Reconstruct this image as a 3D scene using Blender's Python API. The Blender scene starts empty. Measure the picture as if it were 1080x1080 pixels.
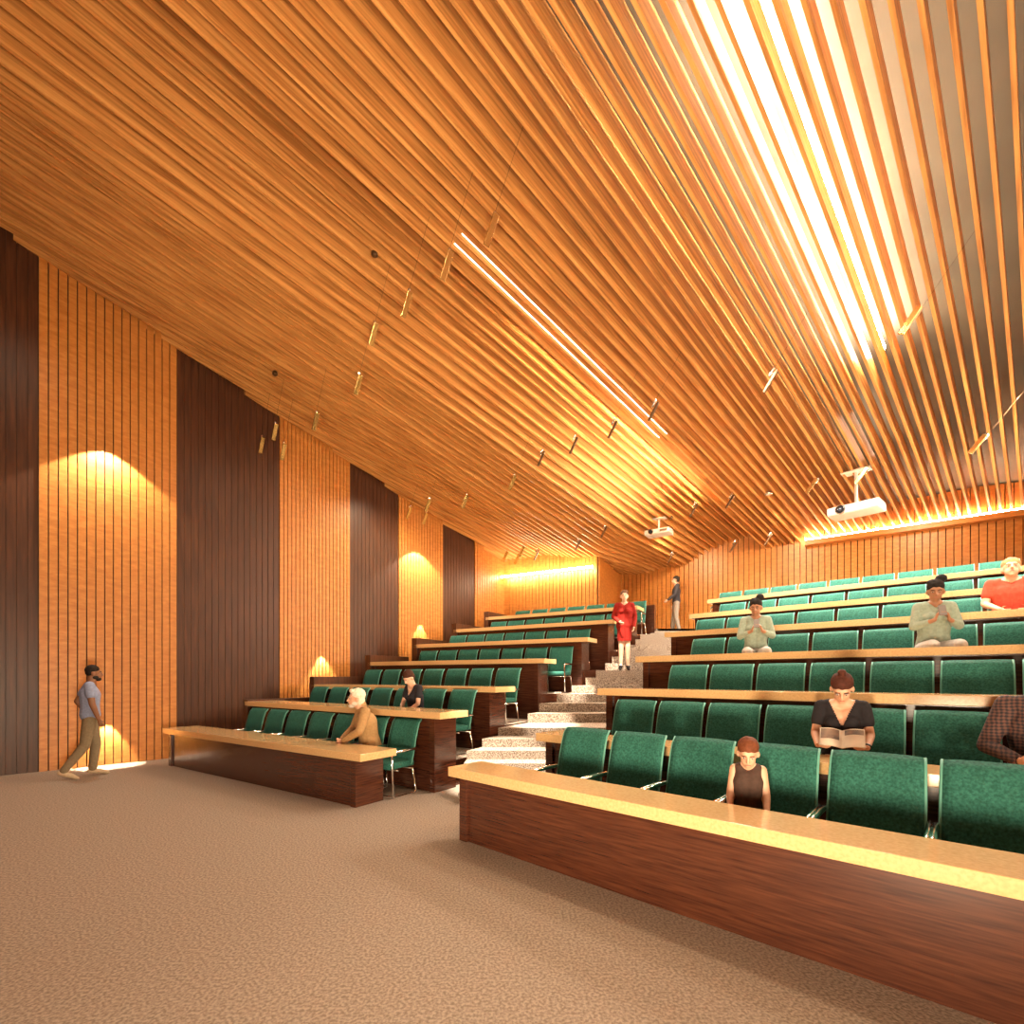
import bpy, bmesh, math, random
from mathutils import Vector, Matrix, Quaternion
random.seed(7)
C = bpy.context.collection
SC = bpy.context.scene
H = 1.6; F = 508.0; CX = 540.0; HY = 714.0      # eye height and perspective of the view
R = math.radians

# ---------------------------------------------------------------- materials
def new_mat(name):
    m = bpy.data.materials.new(name); m.use_nodes = True
    nt = m.node_tree; b = nt.nodes['Principled BSDF']
    return m, nt, b
def plain(name, col, rough=.5, metal=0., spec=.5, coat=0., sheen=0.):
    m, nt, b = new_mat(name)
    b.inputs['Base Color'].default_value = (*col, 1); b.inputs['Roughness'].default_value = rough
    b.inputs['Metallic'].default_value = metal; b.inputs['Specular IOR Level'].default_value = spec
    b.inputs['Coat Weight'].default_value = coat; b.inputs['Sheen Weight'].default_value = sheen
    return m
def noisy(name, c1, c2, rough, scale=(1, 1, 1), nscale=5., rotz=0., bump=0., detail=4., roty=0., c3=None, spec=.5, coat=0., lo=.3, hi=.7, metal=0, bscale=None):
    m, nt, b = new_mat(name); N = nt.nodes; L = nt.links
    tc = N.new('ShaderNodeTexCoord'); mp = N.new('ShaderNodeMapping'); nz = N.new('ShaderNodeTexNoise'); cr = N.new('ShaderNodeValToRGB')
    mp0 = N.new('ShaderNodeMapping'); mp0.inputs['Rotation'].default_value = (0, 0, rotz)
    L.new(tc.outputs['Object'], mp0.inputs['Vector']); mp1 = N.new('ShaderNodeMapping'); mp1.inputs['Rotation'].default_value = (0, roty, 0)
    L.new(mp0.outputs['Vector'], mp1.inputs['Vector']); L.new(mp1.outputs['Vector'], mp.inputs['Vector'])
    mp.inputs['Scale'].default_value = scale
    nz.inputs['Scale'].default_value = nscale; nz.inputs['Detail'].default_value = detail
    L.new(mp.outputs['Vector'], nz.inputs['Vector']); L.new(nz.outputs['Fac'], cr.inputs['Fac'])
    e = cr.color_ramp.elements; e[0].position = lo; e[0].color = (*c1, 1); e[1].position = hi; e[1].color = (*c2, 1)
    if c3:
        k = e.new((lo + hi) / 2); k.color = (*c3, 1)
    L.new(cr.outputs['Color'], b.inputs['Base Color'])
    b.inputs['Roughness'].default_value = rough; b.inputs['Specular IOR Level'].default_value = spec; b.inputs['Coat Weight'].default_value = coat
    b.inputs['Metallic'].default_value = metal
    if bump:
        bp = N.new('ShaderNodeBump'); bp.inputs['Strength'].default_value = bump; bp.inputs['Distance'].default_value = .01
        L.new(nz.outputs['Fac'], bp.inputs['Height']); L.new(bp.outputs['Normal'], b.inputs['Normal'])
    return m
def emit(name, col, s):
    m, nt, b = new_mat(name)
    b.inputs['Base Color'].default_value = (*col, 1)
    b.inputs['Emission Color'].default_value = (*col, 1); b.inputs['Emission Strength'].default_value = s
    return m
ANG = math.atan2(1, 1.112)                     # heading of the ceiling fins
M = {}
M['wall_oak'] = noisy('wall_oak', (.45, .155, .026), (.60, .245, .052), .42, (2, 2, 6), 3., detail=6, c3=(.52, .195, .037))
M['ceil_oak'] = noisy('ceil_oak', (.38, .145, .035), (.76, .37, .11), .45, (.3, 7, 7), 3.2, rotz=-ANG, roty=-R(10.15), detail=7, c3=(.60, .265, .072), lo=.32, hi=.66)
M['walnut'] = noisy('walnut', (.042, .014, .0055), (.110, .038, .014), .40, (9, 9, .5), 3., detail=6, c3=(.072, .025, .010), lo=.25, hi=.75, spec=.35)
M['desk_dark'] = noisy('desk_dark', (.038, .010, .005), (.090, .026, .011), .25, (1.2, 1.2, 22), 3., detail=4, lo=.3, hi=.7, coat=.2)
M['desk_top'] = noisy('desk_top', (.56, .33, .14), (.68, .43, .20), .16, (6, 6, 6), 8., detail=5, coat=.25)
M['carpet'] = noisy('carpet', (.12, .08, .055), (.46, .37, .29), .95, (1, 1, 1), 70., detail=2, bump=.5, lo=.38, hi=.62, spec=.1)
M['carpet_floor'] = noisy('carpet_floor', (.22, .165, .125), (.40, .31, .24), .95, (1, 1, 1), 60., detail=2, bump=.4, lo=.35, hi=.65, spec=.1)
M['green'] = noisy('green', (.012, .066, .048), (.032, .145, .108), .85, (1, 1, 1), 60., detail=3, bump=.35, spec=.2, lo=.3, hi=.7)
M['piping'] = plain('piping', (.10, .30, .23), .6)
M['chrome'] = plain('chrome', (.78, .74, .70), .12, 1.)
M['deck'] = noisy('deck', (.12, .105, .085), (.20, .175, .14), .5, (1, 1, 1), .6, detail=3)
M['brass'] = plain('brass', (.62, .42, .16), .25, 1.)
M['silver'] = plain('silver', (.8, .78, .74), .25, .9)
M['bronze'] = plain('bronze', (.10, .05, .02), .4, .6)
M['white'] = plain('white', (.80, .79, .77), .35)
M['black'] = plain('black', (.01, .01, .012), .25)
M['glass_dark'] = plain('glass_dark', (.02, .03, .05), .05, 0, 1.)
M['gap'] = plain('gap', (.035, .014, .006), .8)

# ---------------------------------------------------------------- mesh collector
class MB:
    def __init__(s): s.v = []; s.f = []; s.m = []
    def add(s, vs, fs, mi=0):
        o = len(s.v); s.v += [tuple(v) for v in vs]; s.f += [tuple(i + o for i in f) for f in fs]
        s.m += [mi] * len(fs)
    def prism(s, poly, z0, z1, mi=0, mtop=None):
        """vertical prism over a ccw or cw polygon [(x,y)]; z0, z1 number or list"""
        n = len(poly)
        a = sum(poly[i][0] * poly[(i + 1) % n][1] - poly[(i + 1) % n][0] * poly[i][1] for i in range(n))
        za = z0 if isinstance(z0, (list, tuple)) else [z0] * n
        zb = z1 if isinstance(z1, (list, tuple)) else [z1] * n
        if a < 0: poly = poly[::-1]; za = list(za)[::-1]; zb = list(zb)[::-1]
        vs = [(p[0], p[1], za[i]) for i, p in enumerate(poly)] + [(p[0], p[1], zb[i]) for i, p in enumerate(poly)]
        s.add(vs, [tuple(range(n))[::-1]] + [(i, (i + 1) % n, (i + 1) % n + n, i + n) for i in range(n)], mi)
        s.add([(p[0], p[1], zb[i]) for i, p in enumerate(poly)], [tuple(range(n))], mi if mtop is None else mtop)
    def obox(s, o, ax, ay, lx0, lx1, ly0, ly1, z0, z1, mi=0, mtop=None):
        """box in a horizontal frame: o + lx*ax + ly*ay"""
        P = [(o[0] + ax[0] * a + ay[0] * b, o[1] + ax[1] * a + ay[1] * b) for a, b in ((lx0, ly0), (lx1, ly0), (lx1, ly1), (lx0, ly1))]
        s.prism(P, z0, z1, mi, mtop)
    def box(s, c, d, mi=0):
        s.obox((c[0], c[1]), (1, 0), (0, 1), -d[0] / 2, d[0] / 2, -d[1] / 2, d[1] / 2, c[2] - d[2] / 2, c[2] + d[2] / 2, mi)
    def tube(s, pts, r, n=8, mi=0, closed=False):
        pts = [Vector(p) for p in pts]; k = len(pts); rings = []
        rr = r if isinstance(r, (list, tuple)) else [r] * k
        up = None
        for i, p in enumerate(pts):
            t = ((pts[i + 1] - p) if i < k - 1 else (p - pts[i - 1])).normalized()
            if 0 < i < k - 1: t = ((pts[i + 1] - p).normalized() + (p - pts[i - 1]).normalized()).normalized()
            if up is None:
                up = t.orthogonal().normalized()
            else:
                up = (up - t * up.dot(t)).normalized()
            b = t.cross(up)
            rings.append([p + (up * math.cos(2 * math.pi * j / n) + b * math.sin(2 * math.pi * j / n)) * rr[i] for j in range(n)])
        vs = [v for q in rings for v in q]
        fs = [(i * n + j, i * n + (j + 1) % n, (i + 1) * n + (j + 1) % n, (i + 1) * n + j) for i in range(k - 1) for j in range(n)]
        fs += [tuple(range(n))[::-1], tuple((k - 1) * n + j for j in range(n))]
        s.add(vs, fs, mi)
    def build(s, name, mats, parent=None, bevel=0., smooth=False, sub=0):
        me = bpy.data.meshes.new(name); me.from_pydata(s.v, [], s.f)
        for m in (mats if isinstance(mats, (list, tuple)) else [mats]): me.materials.append(m)
        me.polygons.foreach_set('material_index', s.m)
        if smooth: me.polygons.foreach_set('use_smooth', [True] * len(me.polygons))
        me.update()
        o = bpy.data.objects.new(name, me); C.objects.link(o)
        if parent: o.parent = parent
        if bevel:
            bm = bmesh.new(); bm.from_mesh(me)
            bmesh.ops.remove_doubles(bm, verts=bm.verts, dist=1e-5)
            bmesh.ops.bevel(bm, geom=[e for e in bm.edges if len(e.link_faces) == 2 and e.calc_face_angle(0) > .6], offset=bevel, segments=2, affect='EDGES', profile=.6)
            bm.to_mesh(me); bm.free()
        return o
def empty(name, loc=(0, 0, 0), rz=0.):
    o = bpy.data.objects.new(name, None); o.location = loc; o.rotation_euler = (0, 0, rz); o.empty_display_size = .1
    C.objects.link(o); return o
def tag(o, label=None, cat=None, group=None, kind=None):
    if label: o['label'] = label
    if cat: o['category'] = cat
    if group: o['group'] = group
    if kind: o['kind'] = kind
    return o
def copy_tree(o, parent=None):
    c = o.copy(); C.objects.link(c); c.parent = parent
    for ch in list(o.children): copy_tree(ch, c)
    return c
ORD = 'first second third fourth fifth sixth seventh eighth ninth tenth eleventh twelfth thirteenth'.split()
def unit(a, b):
    d = (b[0] - a[0], b[1] - a[1]); l = math.hypot(*d); return (d[0] / l, d[1] / l), l
def along(o, ax, a, ay=(0, 0), b=0): return (o[0] + ax[0] * a + ay[0] * b, o[1] + ax[1] * a + ay[1] * b)

# ---------------------------------------------------------------- ceiling field
NU = math.hypot(1, 1.112)
def uv(x, y): return (x - 1.112 * y) / NU, (1.112 * x + y) / NU
def xy(u, v): return (u + 1.112 * v) / NU, (-1.112 * u + v) / NU
def lerp(a, b, t): return a + (b - a) * t
def prof(u, tab):
    if u <= tab[0][0]: return tab[0][1]
    for (a, p), (b, q) in zip(tab, tab[1:]):
        if u <= b: return lerp(p, q, (u - a) / (b - a))
    return tab[-1][1]
LW = [(-14, 1.), (-9.4, 1.), (-7.6, .35), (-6.2, 0.), (0, 0)]
RIP = [(-13, -.15), (-12.2, .02), (-11, .12), (-10, -.02), (-8.9, .0), (-8.2, -.16), (-7.5, .04), (-6.9, .22), (-5.95, .24), (-5.85, -.22), (-5.0, -.16), (-4.0, .02), (-3.2, -.08), (-2.0, .0), (-1.2, .05), (0, 0)]
SAG = [(-6, -.3), (-1, 0.), (3, -.42), (8, -.85), (12, -1.05), (14.8, -.62), (18, -.5)]
def zc(x, y):
    u, v = uv(x, y)
    return 8.57 - .179 * v + prof(u, LW) * prof(v, SAG) + prof(u, RIP)

# ---------------------------------------------------------------- walls
WL0 = (-8.02, 8.15); WLD = (.671, .741); WLN = (.741, -.671)       # left wall: base point, heading, normal into the room
LW_END = along(WL0, WLD, 11.54)
B1 = LW_END; B2 = (2.68, 15.1); B3 = (4.01, 17.7); B4 = along(B3, (.804, -.594), 15.2)
UR = uv(*B4)[0]; VF = -6.5; WLS = -6.0
PL0 = along(WL0, WLD, WLS); UL = uv(*PL0)[0]; VF = uv(*PL0)[1]
FR = xy(UR, VF)

def boards(mb, a, d, nrm, t0, t1, n, gap, thick, zfun, mi=0, z0=0., hi=.35):
    w = (t1 - t0) / n
    for i in range(n):
        p0 = t0 + i * w + gap / 2; p1 = t0 + (i + 1) * w - gap / 2
        q0 = along(a, d, p0); q1 = along(a, d, p1)
        zz0 = zfun(*q0) + hi; zz1 = zfun(*q1) + hi
        P = [q0, q1, along(q1, nrm, thick), along(q0, nrm, thick)]
        mb.prism(P, z0, [zz0, zz1, zz1, zz0], mi)
def back_sheet(mb, a, d, nrm, t0, t1, th=-.12, mi=1, z0=0.):
    n = max(2, int((t1 - t0) / .5)); w = (t1 - t0) / n
    for i in range(n):
        q0 = along(a, d, t0 + i * w); q1 = along(a, d, t0 + (i + 1) * w)
        P = [q0, q1, along(q1, nrm, th), along(q0, nrm, th)]
        mb.prism(P, z0, [zc(*q0) + .7, zc(*q1) + .7, zc(*q1) + .7, zc(*q0) + .7], mi)
mb = MB()
# light slatted bays and dark walnut bays alternate along the left wall
bays = [(-6., -4.6, 'd', 11), (-4.6, -2.4, 'l', 17), (-2.4, 0., 'd', 19), (0., 1.97, 'l', 16), (1.97, 3.95, 'd', 16), (3.95, 5.71, 'l', 19), (5.71, 7.18, 'd', 13),
        (7.18, 8.77, 'l', 16), (8.77, 10.1, 'd', 12), (10.1, 11.54, 'l', 13)]
for a, b, k, n in bays:
    if k == 'l':
        boards(mb, WL0, WLD, WLN, a, b, n, .016, .06, zc, 0)
    else:
        boards(mb, WL0, WLD, WLN, a, b, n, .006, .035, zc, 2)
back_sheet(mb, WL0, WLD, WLN, -6., 11.54)
o = mb.build('wall_left', [M['wall_oak'], M['gap'], M['walnut']]); tag(o, kind='structure')
mb = MB()
d12, l12 = unit(B1, B2); n12 = (d12[1], -d12[0])
boards(mb, B1, d12, n12, 0, l12, 27, .014, .05, zc, 0); back_sheet(mb, B1, d12, n12, 0, l12)
d23, l23 = unit(B2, B3); n23 = (d23[1], -d23[0])
boards(mb, B2, d23, n23, .05, l23, 20, .014, .05, zc, 0); back_sheet(mb, B2, d23, n23, 0, l23)
o = mb.build('wall_back_left', [M['wall_oak'], M['gap']]); tag(o, kind='structure')
mb = MB()
d34, l34 = unit(B3, B4); n34 = (d34[1], -d34[0])
boards(mb, B3, d34, n34, 0, l34, int(l34 / .152), .02, .07, zc, 0, 0., .72); back_sheet(mb, B3, d34, n34, 0, l34)
o = mb.build('wall_back_right', [M['wall_oak'], M['gap']]); tag(o, kind='structure')
for nm, a, b in (('wall_right', B4, FR), ('wall_front', FR, PL0)):
    mb = MB(); d, l = unit(a, b); nn = (d[1], -d[0])
    boards(mb, a, d, nn, 0, l, int(l / .3), .01, .04, zc, 0); back_sheet(mb, a, d, nn, 0, l)
    tag(mb.build(nm, [M['wall_oak'], M['gap']]), kind='structure')

# ---------------------------------------------------------------- floor
mb = MB()
mb.prism([PL0, LW_END, B2, B3, B4, FR], -.1, 0.)
tag(mb.build('floor', M['carpet_floor']), kind='structure')

# ---------------------------------------------------------------- ceiling: deep timber fins under a dark deck
def line_hit(u, a, b):
    """v at which the fin line of offset u crosses the wall a-b, or None"""
    ua, va = uv(*a); ub, vb = uv(*b)
    if (ua - u) * (ub - u) > 0 or abs(ua - ub) < 1e-6: return None
    t = (u - ua) / (ub - ua); return lerp(va, vb, t)
mb = MB()
PITCH = .18; TH = .042; DEP = .27
u = -13.0 + 1e-3
while u < UR - .05:
    vs = [h for h in (line_hit(u, PL0, LW_END), line_hit(u, B1, B2), line_hit(u, B2, B3), line_hit(u, B3, B4), line_hit(u, FR, PL0)) if h is not None]
    if len(vs) >= 2:
        v0, v1 = min(vs) + .1, max(vs) - .06
        if v1 - v0 > .2:
            n = max(1, int((v1 - v0) / .6)); ring = []
            for i in range(n + 1):
                v = lerp(v0, v1, i / n)
                p = xy(u - TH / 2, v); q = xy(u + TH / 2, v); z = zc(*xy(u, v))
                ring.append([(p[0], p[1], z), (q[0], q[1], z), (q[0], q[1], z + DEP), (p[0], p[1], z + DEP)])
            V = [w for r_ in ring for w in r_]; Fs = []
            for i in range(n):
                for j in range(4):
                    Fs.append((i * 4 + j, i * 4 + (j + 1) % 4, (i + 1) * 4 + (j + 1) % 4, (i + 1) * 4 + j))
            Fs += [(3, 2, 1, 0), (n * 4, n * 4 + 1, n * 4 + 2, n * 4 + 3)]
            mb.add(V, Fs)
    u += PITCH
tag(mb.build('ceiling', M['ceil_oak']), kind='structure')
mb = MB()
poly = [PL0, LW_END, B2, B3, B4, FR]
big = [xy(-14, -7.5), xy(-14, 19.5), xy(UR + 1, 19.5), xy(UR + 1, -7.5)]
def zd(x, y): return 8.57 - .179 * uv(x, y)[1] + .78
mb.prism(big, [zd(*p) for p in big], [zd(*p) + .1 for p in big])
tag(mb.build('ceiling_deck', M['deck']), kind='structure')

# ---------------------------------------------------------------- desks and tiers
def bp(px, Y): return ((px - CX) / F * Y, Y)
LROW = [  # px left, Y left, px right (front corner), Y right, floor level, desk top z
    (171, 8.70, 380, 5.75, 0.00, .675), (258, 9.60, 464, 6.50, .38, 1.118), (328, 10.6, 522.5, 7.80, .76, 1.438), (387, 11.6, 574, 9.35, 1.26, 1.96),
    (436, 12.6, 620, 10.23, 1.75, 2.446), (478, 13.6, 647.5, 11.2, 2.24, 2.94), (512, 14.6, 672.5, 12.2, 2.71, 3.41)]
RROW = [  # px left, Y left, floor level, desk top z
    (472.5, 4.75, 0.06, .714), (565, 5.70, .30, .938), (630, 6.60, .76, 1.444), (670, 7.70, 1.23, 1.926), (700.7, 8.90, 1.72, 2.423), (726.7, 10.05, 2.20, 2.906), (745.7, 11.3, 2.71, 3.413)]
RD = (.734, -.679); RP = (.679, .734)
RLEN = [4.9, 5.6, 6.4, 6.8, 7.2, 8.0, 8.4]
rows = {'L': [], 'R': []}
for a in LROW:
    p, q = bp(a[0], a[1]), bp(a[2], a[3]); d, l = unit(p, q)
    rows['L'].append(dict(o=p, d=d, n=(-d[1], d[0]), len=l, f=a[4], z=a[5], dep=.58))
for i, a in enumerate(RROW):
    rows['R'].append(dict(o=bp(a[0], a[1]), d=RD, n=RP, len=RLEN[i], f=a[2], z=a[3], dep=.45))

LABD = {'L': 'left', 'R': 'right'}
def desk(side, k):
    r = rows[side][k]; o, d, n, l, z, dep = r['o'], r['d'], r['n'], r['len'], r['z'], r['dep']
    zb = rows[side][k - 1]['f'] if k else 0.
    if k == 0: zb = 0.
    root = empty('lecture_desk', (o[0], o[1], 0), math.atan2(d[1], d[0]))
    tag(root, 'long dark wood desk with pale top, %s row %s of the stairs' % (('front' if k == 0 else ORD[k] if k < 6 else 'rearmost'), LABD[side]), 'desk', 'long lecture desks in tiers')
    def B(): return MB()
    b = B(); b.obox((0, 0), (1, 0), (0, 1), 0, l, 0, dep, z - .092, z); b.build('worktop', M['desk_top'], root, bevel=.006)
    over = .16 if side == 'L' else .10
    e0, e1 = (.10, l - over) if side == 'L' else (over, l - .02)
    b = B(); b.obox((0, 0), (1, 0), (0, 1), e0 + .1, e1 - .1, .09, .13, zb, z - .092); b.build('front_panel', M['desk_dark'], root)
    for a0, a1 in ((e0, e0 + .1), (e1 - .1, e1)):
        b = B(); b.obox((0, 0), (1, 0), (0, 1), a0, a1, .06, dep - .08, zb, z - .092); b.build('end_panel', M['desk_dark'], root, bevel=.004)
    return root
for k in range(7):
    desk('L', k); desk('R', k)

def tier(side, k, ext):
    r = rows[side][k]; nx = rows[side][k + 1] if k < 6 else None
    o, d, n, l = r['o'], r['d'], r['n'], r['len']
    a = along(o, d, .12, n, .135); b = along(o, d, l - .17 if side == 'L' else l, n, .135)
    if side == 'R': a = along(o, d, .11, n, .135)
    if nx:
        c = along(nx['o'], nx['d'], (nx['len'] - .17) if side == 'L' else nx['len'], nx['n'], .088); e = along(nx['o'], nx['d'], .12 if side == 'L' else .11, nx['n'], .088)
    else:
        c = along(b, n, 1.45); e = along(a, n, 1.45)
    mb = MB(); mb.prism([a, b, c, e], 0.0, r['f'], 0, 1)
    tag(mb.build('floor_tier', [M['desk_dark'], M['carpet']]), kind='structure')
for k in range(1, 7): tier('L', k, 0)
for k in range(0, 7): tier('R', k, 0)

# low side partitions at the wall end of the left rows
for k in range(1, 7):
    r = rows['L'][k]; up = .17 if k > 1 else .03
    nx = rows['L'][k + 1]['o'] if k < 6 else along(r['o'], r['n'], 1.6)
    e, ln = unit(r['o'], nx)
    mb = MB(); mb.obox(r['o'], r['d'], r['n'], -.06, .11, .0, 1.38 if k < 6 else 1.6, 0, r['z'] + up)
    o = mb.build('low_partition', M['walnut'], bevel=.004)
    tag(o, 'low dark wood partition closing the wall end of the %s row left of the stairs' % (ORD[k] if k < 6 else 'rearmost'), 'partition', 'low partitions beside the left rows')
r = rows['L'][6]
mb = MB(); mb.obox(r['o'], r['d'], r['n'], .1, r['len'] + .03, 1.5, 1.68, 0, 3.62)
tag(mb.build('rear_partition', M['desk_dark'], bevel=.004), 'low dark wood partition behind the rearmost left row at the top landing', 'partition')
# upper landing behind the rows
mb = MB()
a = along(r['o'], r['d'], -.2, r['n'], 1.69); b = along(r['o'], r['d'], r['len'] + .04, r['n'], 1.69)
rg = rows['R'][6]; c = along(rg['o'], rg['d'], .1, rg['n'], 1.46); e = along(rg['o'], rg['d'], rg['len'], rg['n'], 1.46)
mb.prism([a, b, (b[0], 13.75), (c[0] - .2, 13.75), c, e, along(B4, n34, .08), along(B3, n34, .1), along(B2, n12, .08), along(B1, n12, .1)], 0, 2.98, 0, 1)
tag(mb.build('floor_landing', [M['carpet'], M['carpet']]), kind='structure')

# ---------------------------------------------------------------- stairs
def xr_at(Y):
    pts = [r_['o'] for r_ in rows['R']] + [(6.2, 13.6)]
    pts = [(p[1], p[0]) for p in pts]
    return prof(Y, pts)
def xl_at(Y):
    pts = [along(r_['o'], r_['d'], r_['len'] - .17) for r_ in rows['L']] + [(4.1, 13.9)]
    return max(-.70, prof(Y, [(p[1], p[0]) for p in pts]) + .10)
lev = [0., .38, .76, 1.26, 1.75, 2.24, 2.71]
edgeY = [None, (6.1, 6.45, 6.8), (7.14, 7.52, 7.95), (8.85, 9.25, 9.65), (9.95, 10.25, 10.6), (10.95, 11.22, 11.5), (11.95, 12.2, 12.5), (13.2, 13.5, 13.75)]
ends = []
allsteps = []
for k in range(1, 8):
    z0 = lev[k - 1]; z1 = lev[k] if k < 7 else 2.98
    for j, Y in enumerate(edgeY[k]): allsteps.append((k, Y, z0 + (z1 - z0) * (j + 1) / 3))
for k in range(1, 8):
    mb = MB()
    for (kk, Y, z) in allsteps:
        if kk != k: continue
        nxt = [a for a in allsteps if a[1] > Y + .01]
        Ye = nxt[0][1] if nxt else 14.2
        xa, xb = xl_at(Y + .05), xr_at(Y)
        xa2, xb2 = xl_at(Ye + .05), xr_at(Ye)
        mb.prism([(xa + .02, Y), (xb + .1, Y), (xb2 + .1, Ye), (xa2 + .02, Ye)], 0, z)
    tag(mb.build('stair_flight', M['carpet']), kind='structure')

# ---------------------------------------------------------------- chairs
def rounded(path, w, th, nseg=4):
    pass
def make_chair():
    root = empty('armchair')
    # backrest: curved upholstered shell, top rolled back
    prof_ = [(-.175, .40), (-.205, .50), (-.235, .62), (-.262, .74), (-.295, .86), (-.332, .955), (-.380, 1.005)]
    W = .256; th = .05; nx = 8
    mb = MB(); V = []; Fs = []
    def pt(i, j, side):
        y, z = prof_[i]; t = j / nx * 2 - 1
        a = prof_[min(i + 1, len(prof_) - 1)]; b = prof_[max(i - 1, 0)]
        ty, tz = a[0] - b[0], a[1] - b[1]; L_ = math.hypot(ty, tz); ny, nz = tz / L_, -ty / L_
        edge = 1 - abs(t) ** 6 * .55
        if i in (0, len(prof_) - 1): edge *= .55
        wz = W * (1 - .02 * max(0, (i - 3) / 3.)) * t
        curve = .035 * t * t
        h_ = th / 2 * edge * side
        return (wz, y + curve + ny * h_, z + nz * h_)
    ni = len(prof_)
    for side in (1, -1):
        for i in range(ni):
            for j in range(nx + 1): V.append(pt(i, j, side))
    S = ni * (nx + 1)
    for i in range(ni - 1):
        for j in range(nx):
            a = i * (nx + 1) + j
            Fs.append((a, a + nx + 1, a + nx + 2, a + 1)[::-1]); b = a + S
            Fs.append((b, b + 1, b + nx + 2, b + nx + 1)[::-1])
    for i in range(ni - 1):
        for j in (0, nx):
            a = i * (nx + 1) + j; q = (a, a + nx + 1, a + S + nx + 1, a + S)
            Fs.append(q if j == 0 else q[::-1])
    for j in range(nx):
        for i in (0, ni - 1):
            a = i * (nx + 1) + j; q = (a, a + 1, a + S + 1, a + S)
            Fs.append(q if i else q[::-1])
    mb.add(V, Fs)
    back = mb.build('backrest', M['green'], root, smooth=True)
    for j in (0, nx):
        mp = MB(); mp.tube([Vector(pt(i, j, .0)) + Vector((.006 if j else -.006, 0, 0)) for i in range(ni)], .010, 6)
        mp.build('piping', M['piping'], back, smooth=True)
    # seat cushion
    mb = MB(); mb.box((0, .02, .415), (.50, .47, .085)); mb.build('seat', M['green'], root, bevel=.028, smooth=True)
    for s in (-1, 1):
        x = s * .285
        mb = MB()
        mb.tube([(x, .22, .58), (x, .235, .55), (x, .225, .30), (x, .215, .045), (x, .20, .016), (x, -.10, .012), (x, -.20, .016), (x, -.205, .04), (x * .93, -.15, .36)], .015, 8)
        mb.build('leg', M['chrome'], root, smooth=True)
        mb = MB(); mb.tube([(x, .235, .56), (x, .225, .592), (x, .19, .605), (x, -.02, .612), (x, -.19, .612), (x * .93, -.235, .612)], [.015, .019, .022, .022, .02, .015], 8)
        mb.build('armrest', M['chrome'], root, smooth=True)
    mb = MB()
    for y in (.12, -.12): mb.tube([(-.285, y, .355), (.285, y, .355)], .011, 6)
    mb.tube([(0, .12, .355), (0, -.12, .355)], .011, 6)
    mb.build('seat_frame', M['chrome'], root, smooth=True)
    mb = MB(); mb.tube([(-.285, .205, .02), (.285, .205, .02)], .011, 6); mb.build('stretcher', M['chrome'], root, smooth=True)
    return root
proto = make_chair(); used = [False]
def px_on(o, d, px):
    k = (px - CX) / F
    return (k * o[1] - o[0]) / (d[0] - k * d[1])
chairs = {'L': [], 'R': []}
def put_chair(side, k, n_, s, off, nlab):
    r = rows[side][k]
    q = along(r['o'], r['d'], s, r['n'], off)
    c = proto if not used[0] else copy_tree(proto); used[0] = True
    q = (q[0] - r['n'][0] * .33, q[1] - r['n'][1] * .33)
    ang = math.atan2(-r['n'][1], -r['n'][0]) - math.pi / 2
    c.location = (q[0], q[1], r['f']); c.rotation_euler = (0, 0, ang)
    tag(c, 'green armchair with chrome arms, %s from the stairs in the %s row on the %s' % (ORD[nlab], ('front' if k == 0 else ORD[k] if k < 6 else 'rearmost'), LABD[side]), 'chair', 'green lecture armchairs')
    chairs[side].append((k, n_, q, r['f'], ang))
    return c
LPX = [(274, 430), (339, 490), (395, 537.5), (453, 593), (484, 612), (526.7, 651), (552, 672)]
for k, (a, b) in enumerate(LPX):
    r = rows['L'][k]; off = 1.15 if k == 0 else 1.3
    base = along(r['o'], r['d'], 0, r['n'], off)
    s0, s1 = px_on(base, r['d'], a), px_on(base, r['d'], b)
    for n_ in range(7): put_chair('L', k, n_, lerp(s0, s1, n_ / 6), off, 6 - n_)
S0 = [.891, .72, .83, .758, .445, .52, .177]; NC = [6, 7, 8, 9, 11, 12, 13]
for k in range(7):
    for n_ in range(NC[k]): put_chair('R', k, n_, S0[k] + .5865 * n_ + (.01 * n_ if k == 0 else 0), 1.1, n_)
# ---------------------------------------------------------------- people
V3 = Vector
def _ico(bm, c, rad, M3=None):
    g = bmesh.ops.create_icosphere(bm, subdivisions=2, radius=1)
    for v in g['verts']:
        p = V3((v.co.x * rad[0], v.co.y * rad[1], v.co.z * rad[2]))
        if M3: p = M3 @ p
        v.co = p + V3(c)
def _cone(bm, a, ra, b, rb, n=12):
    a, b = V3(a), V3(b); t = (b - a)
    if t.length < 1e-5: return
    t.normalize(); u_ = t.orthogonal().normalized(); w_ = t.cross(u_)
    A = [bm.verts.new(a + (u_ * math.cos(2 * math.pi * i / n) + w_ * math.sin(2 * math.pi * i / n)) * ra) for i in range(n)]
    B = [bm.verts.new(b + (u_ * math.cos(2 * math.pi * i / n) + w_ * math.sin(2 * math.pi * i / n)) * rb) for i in range(n)]
    for i in range(n): bm.faces.new((A[i], A[(i + 1) % n], B[(i + 1) % n], B[i]))
    bm.faces.new(A[::-1]); bm.faces.new(B)
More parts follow.
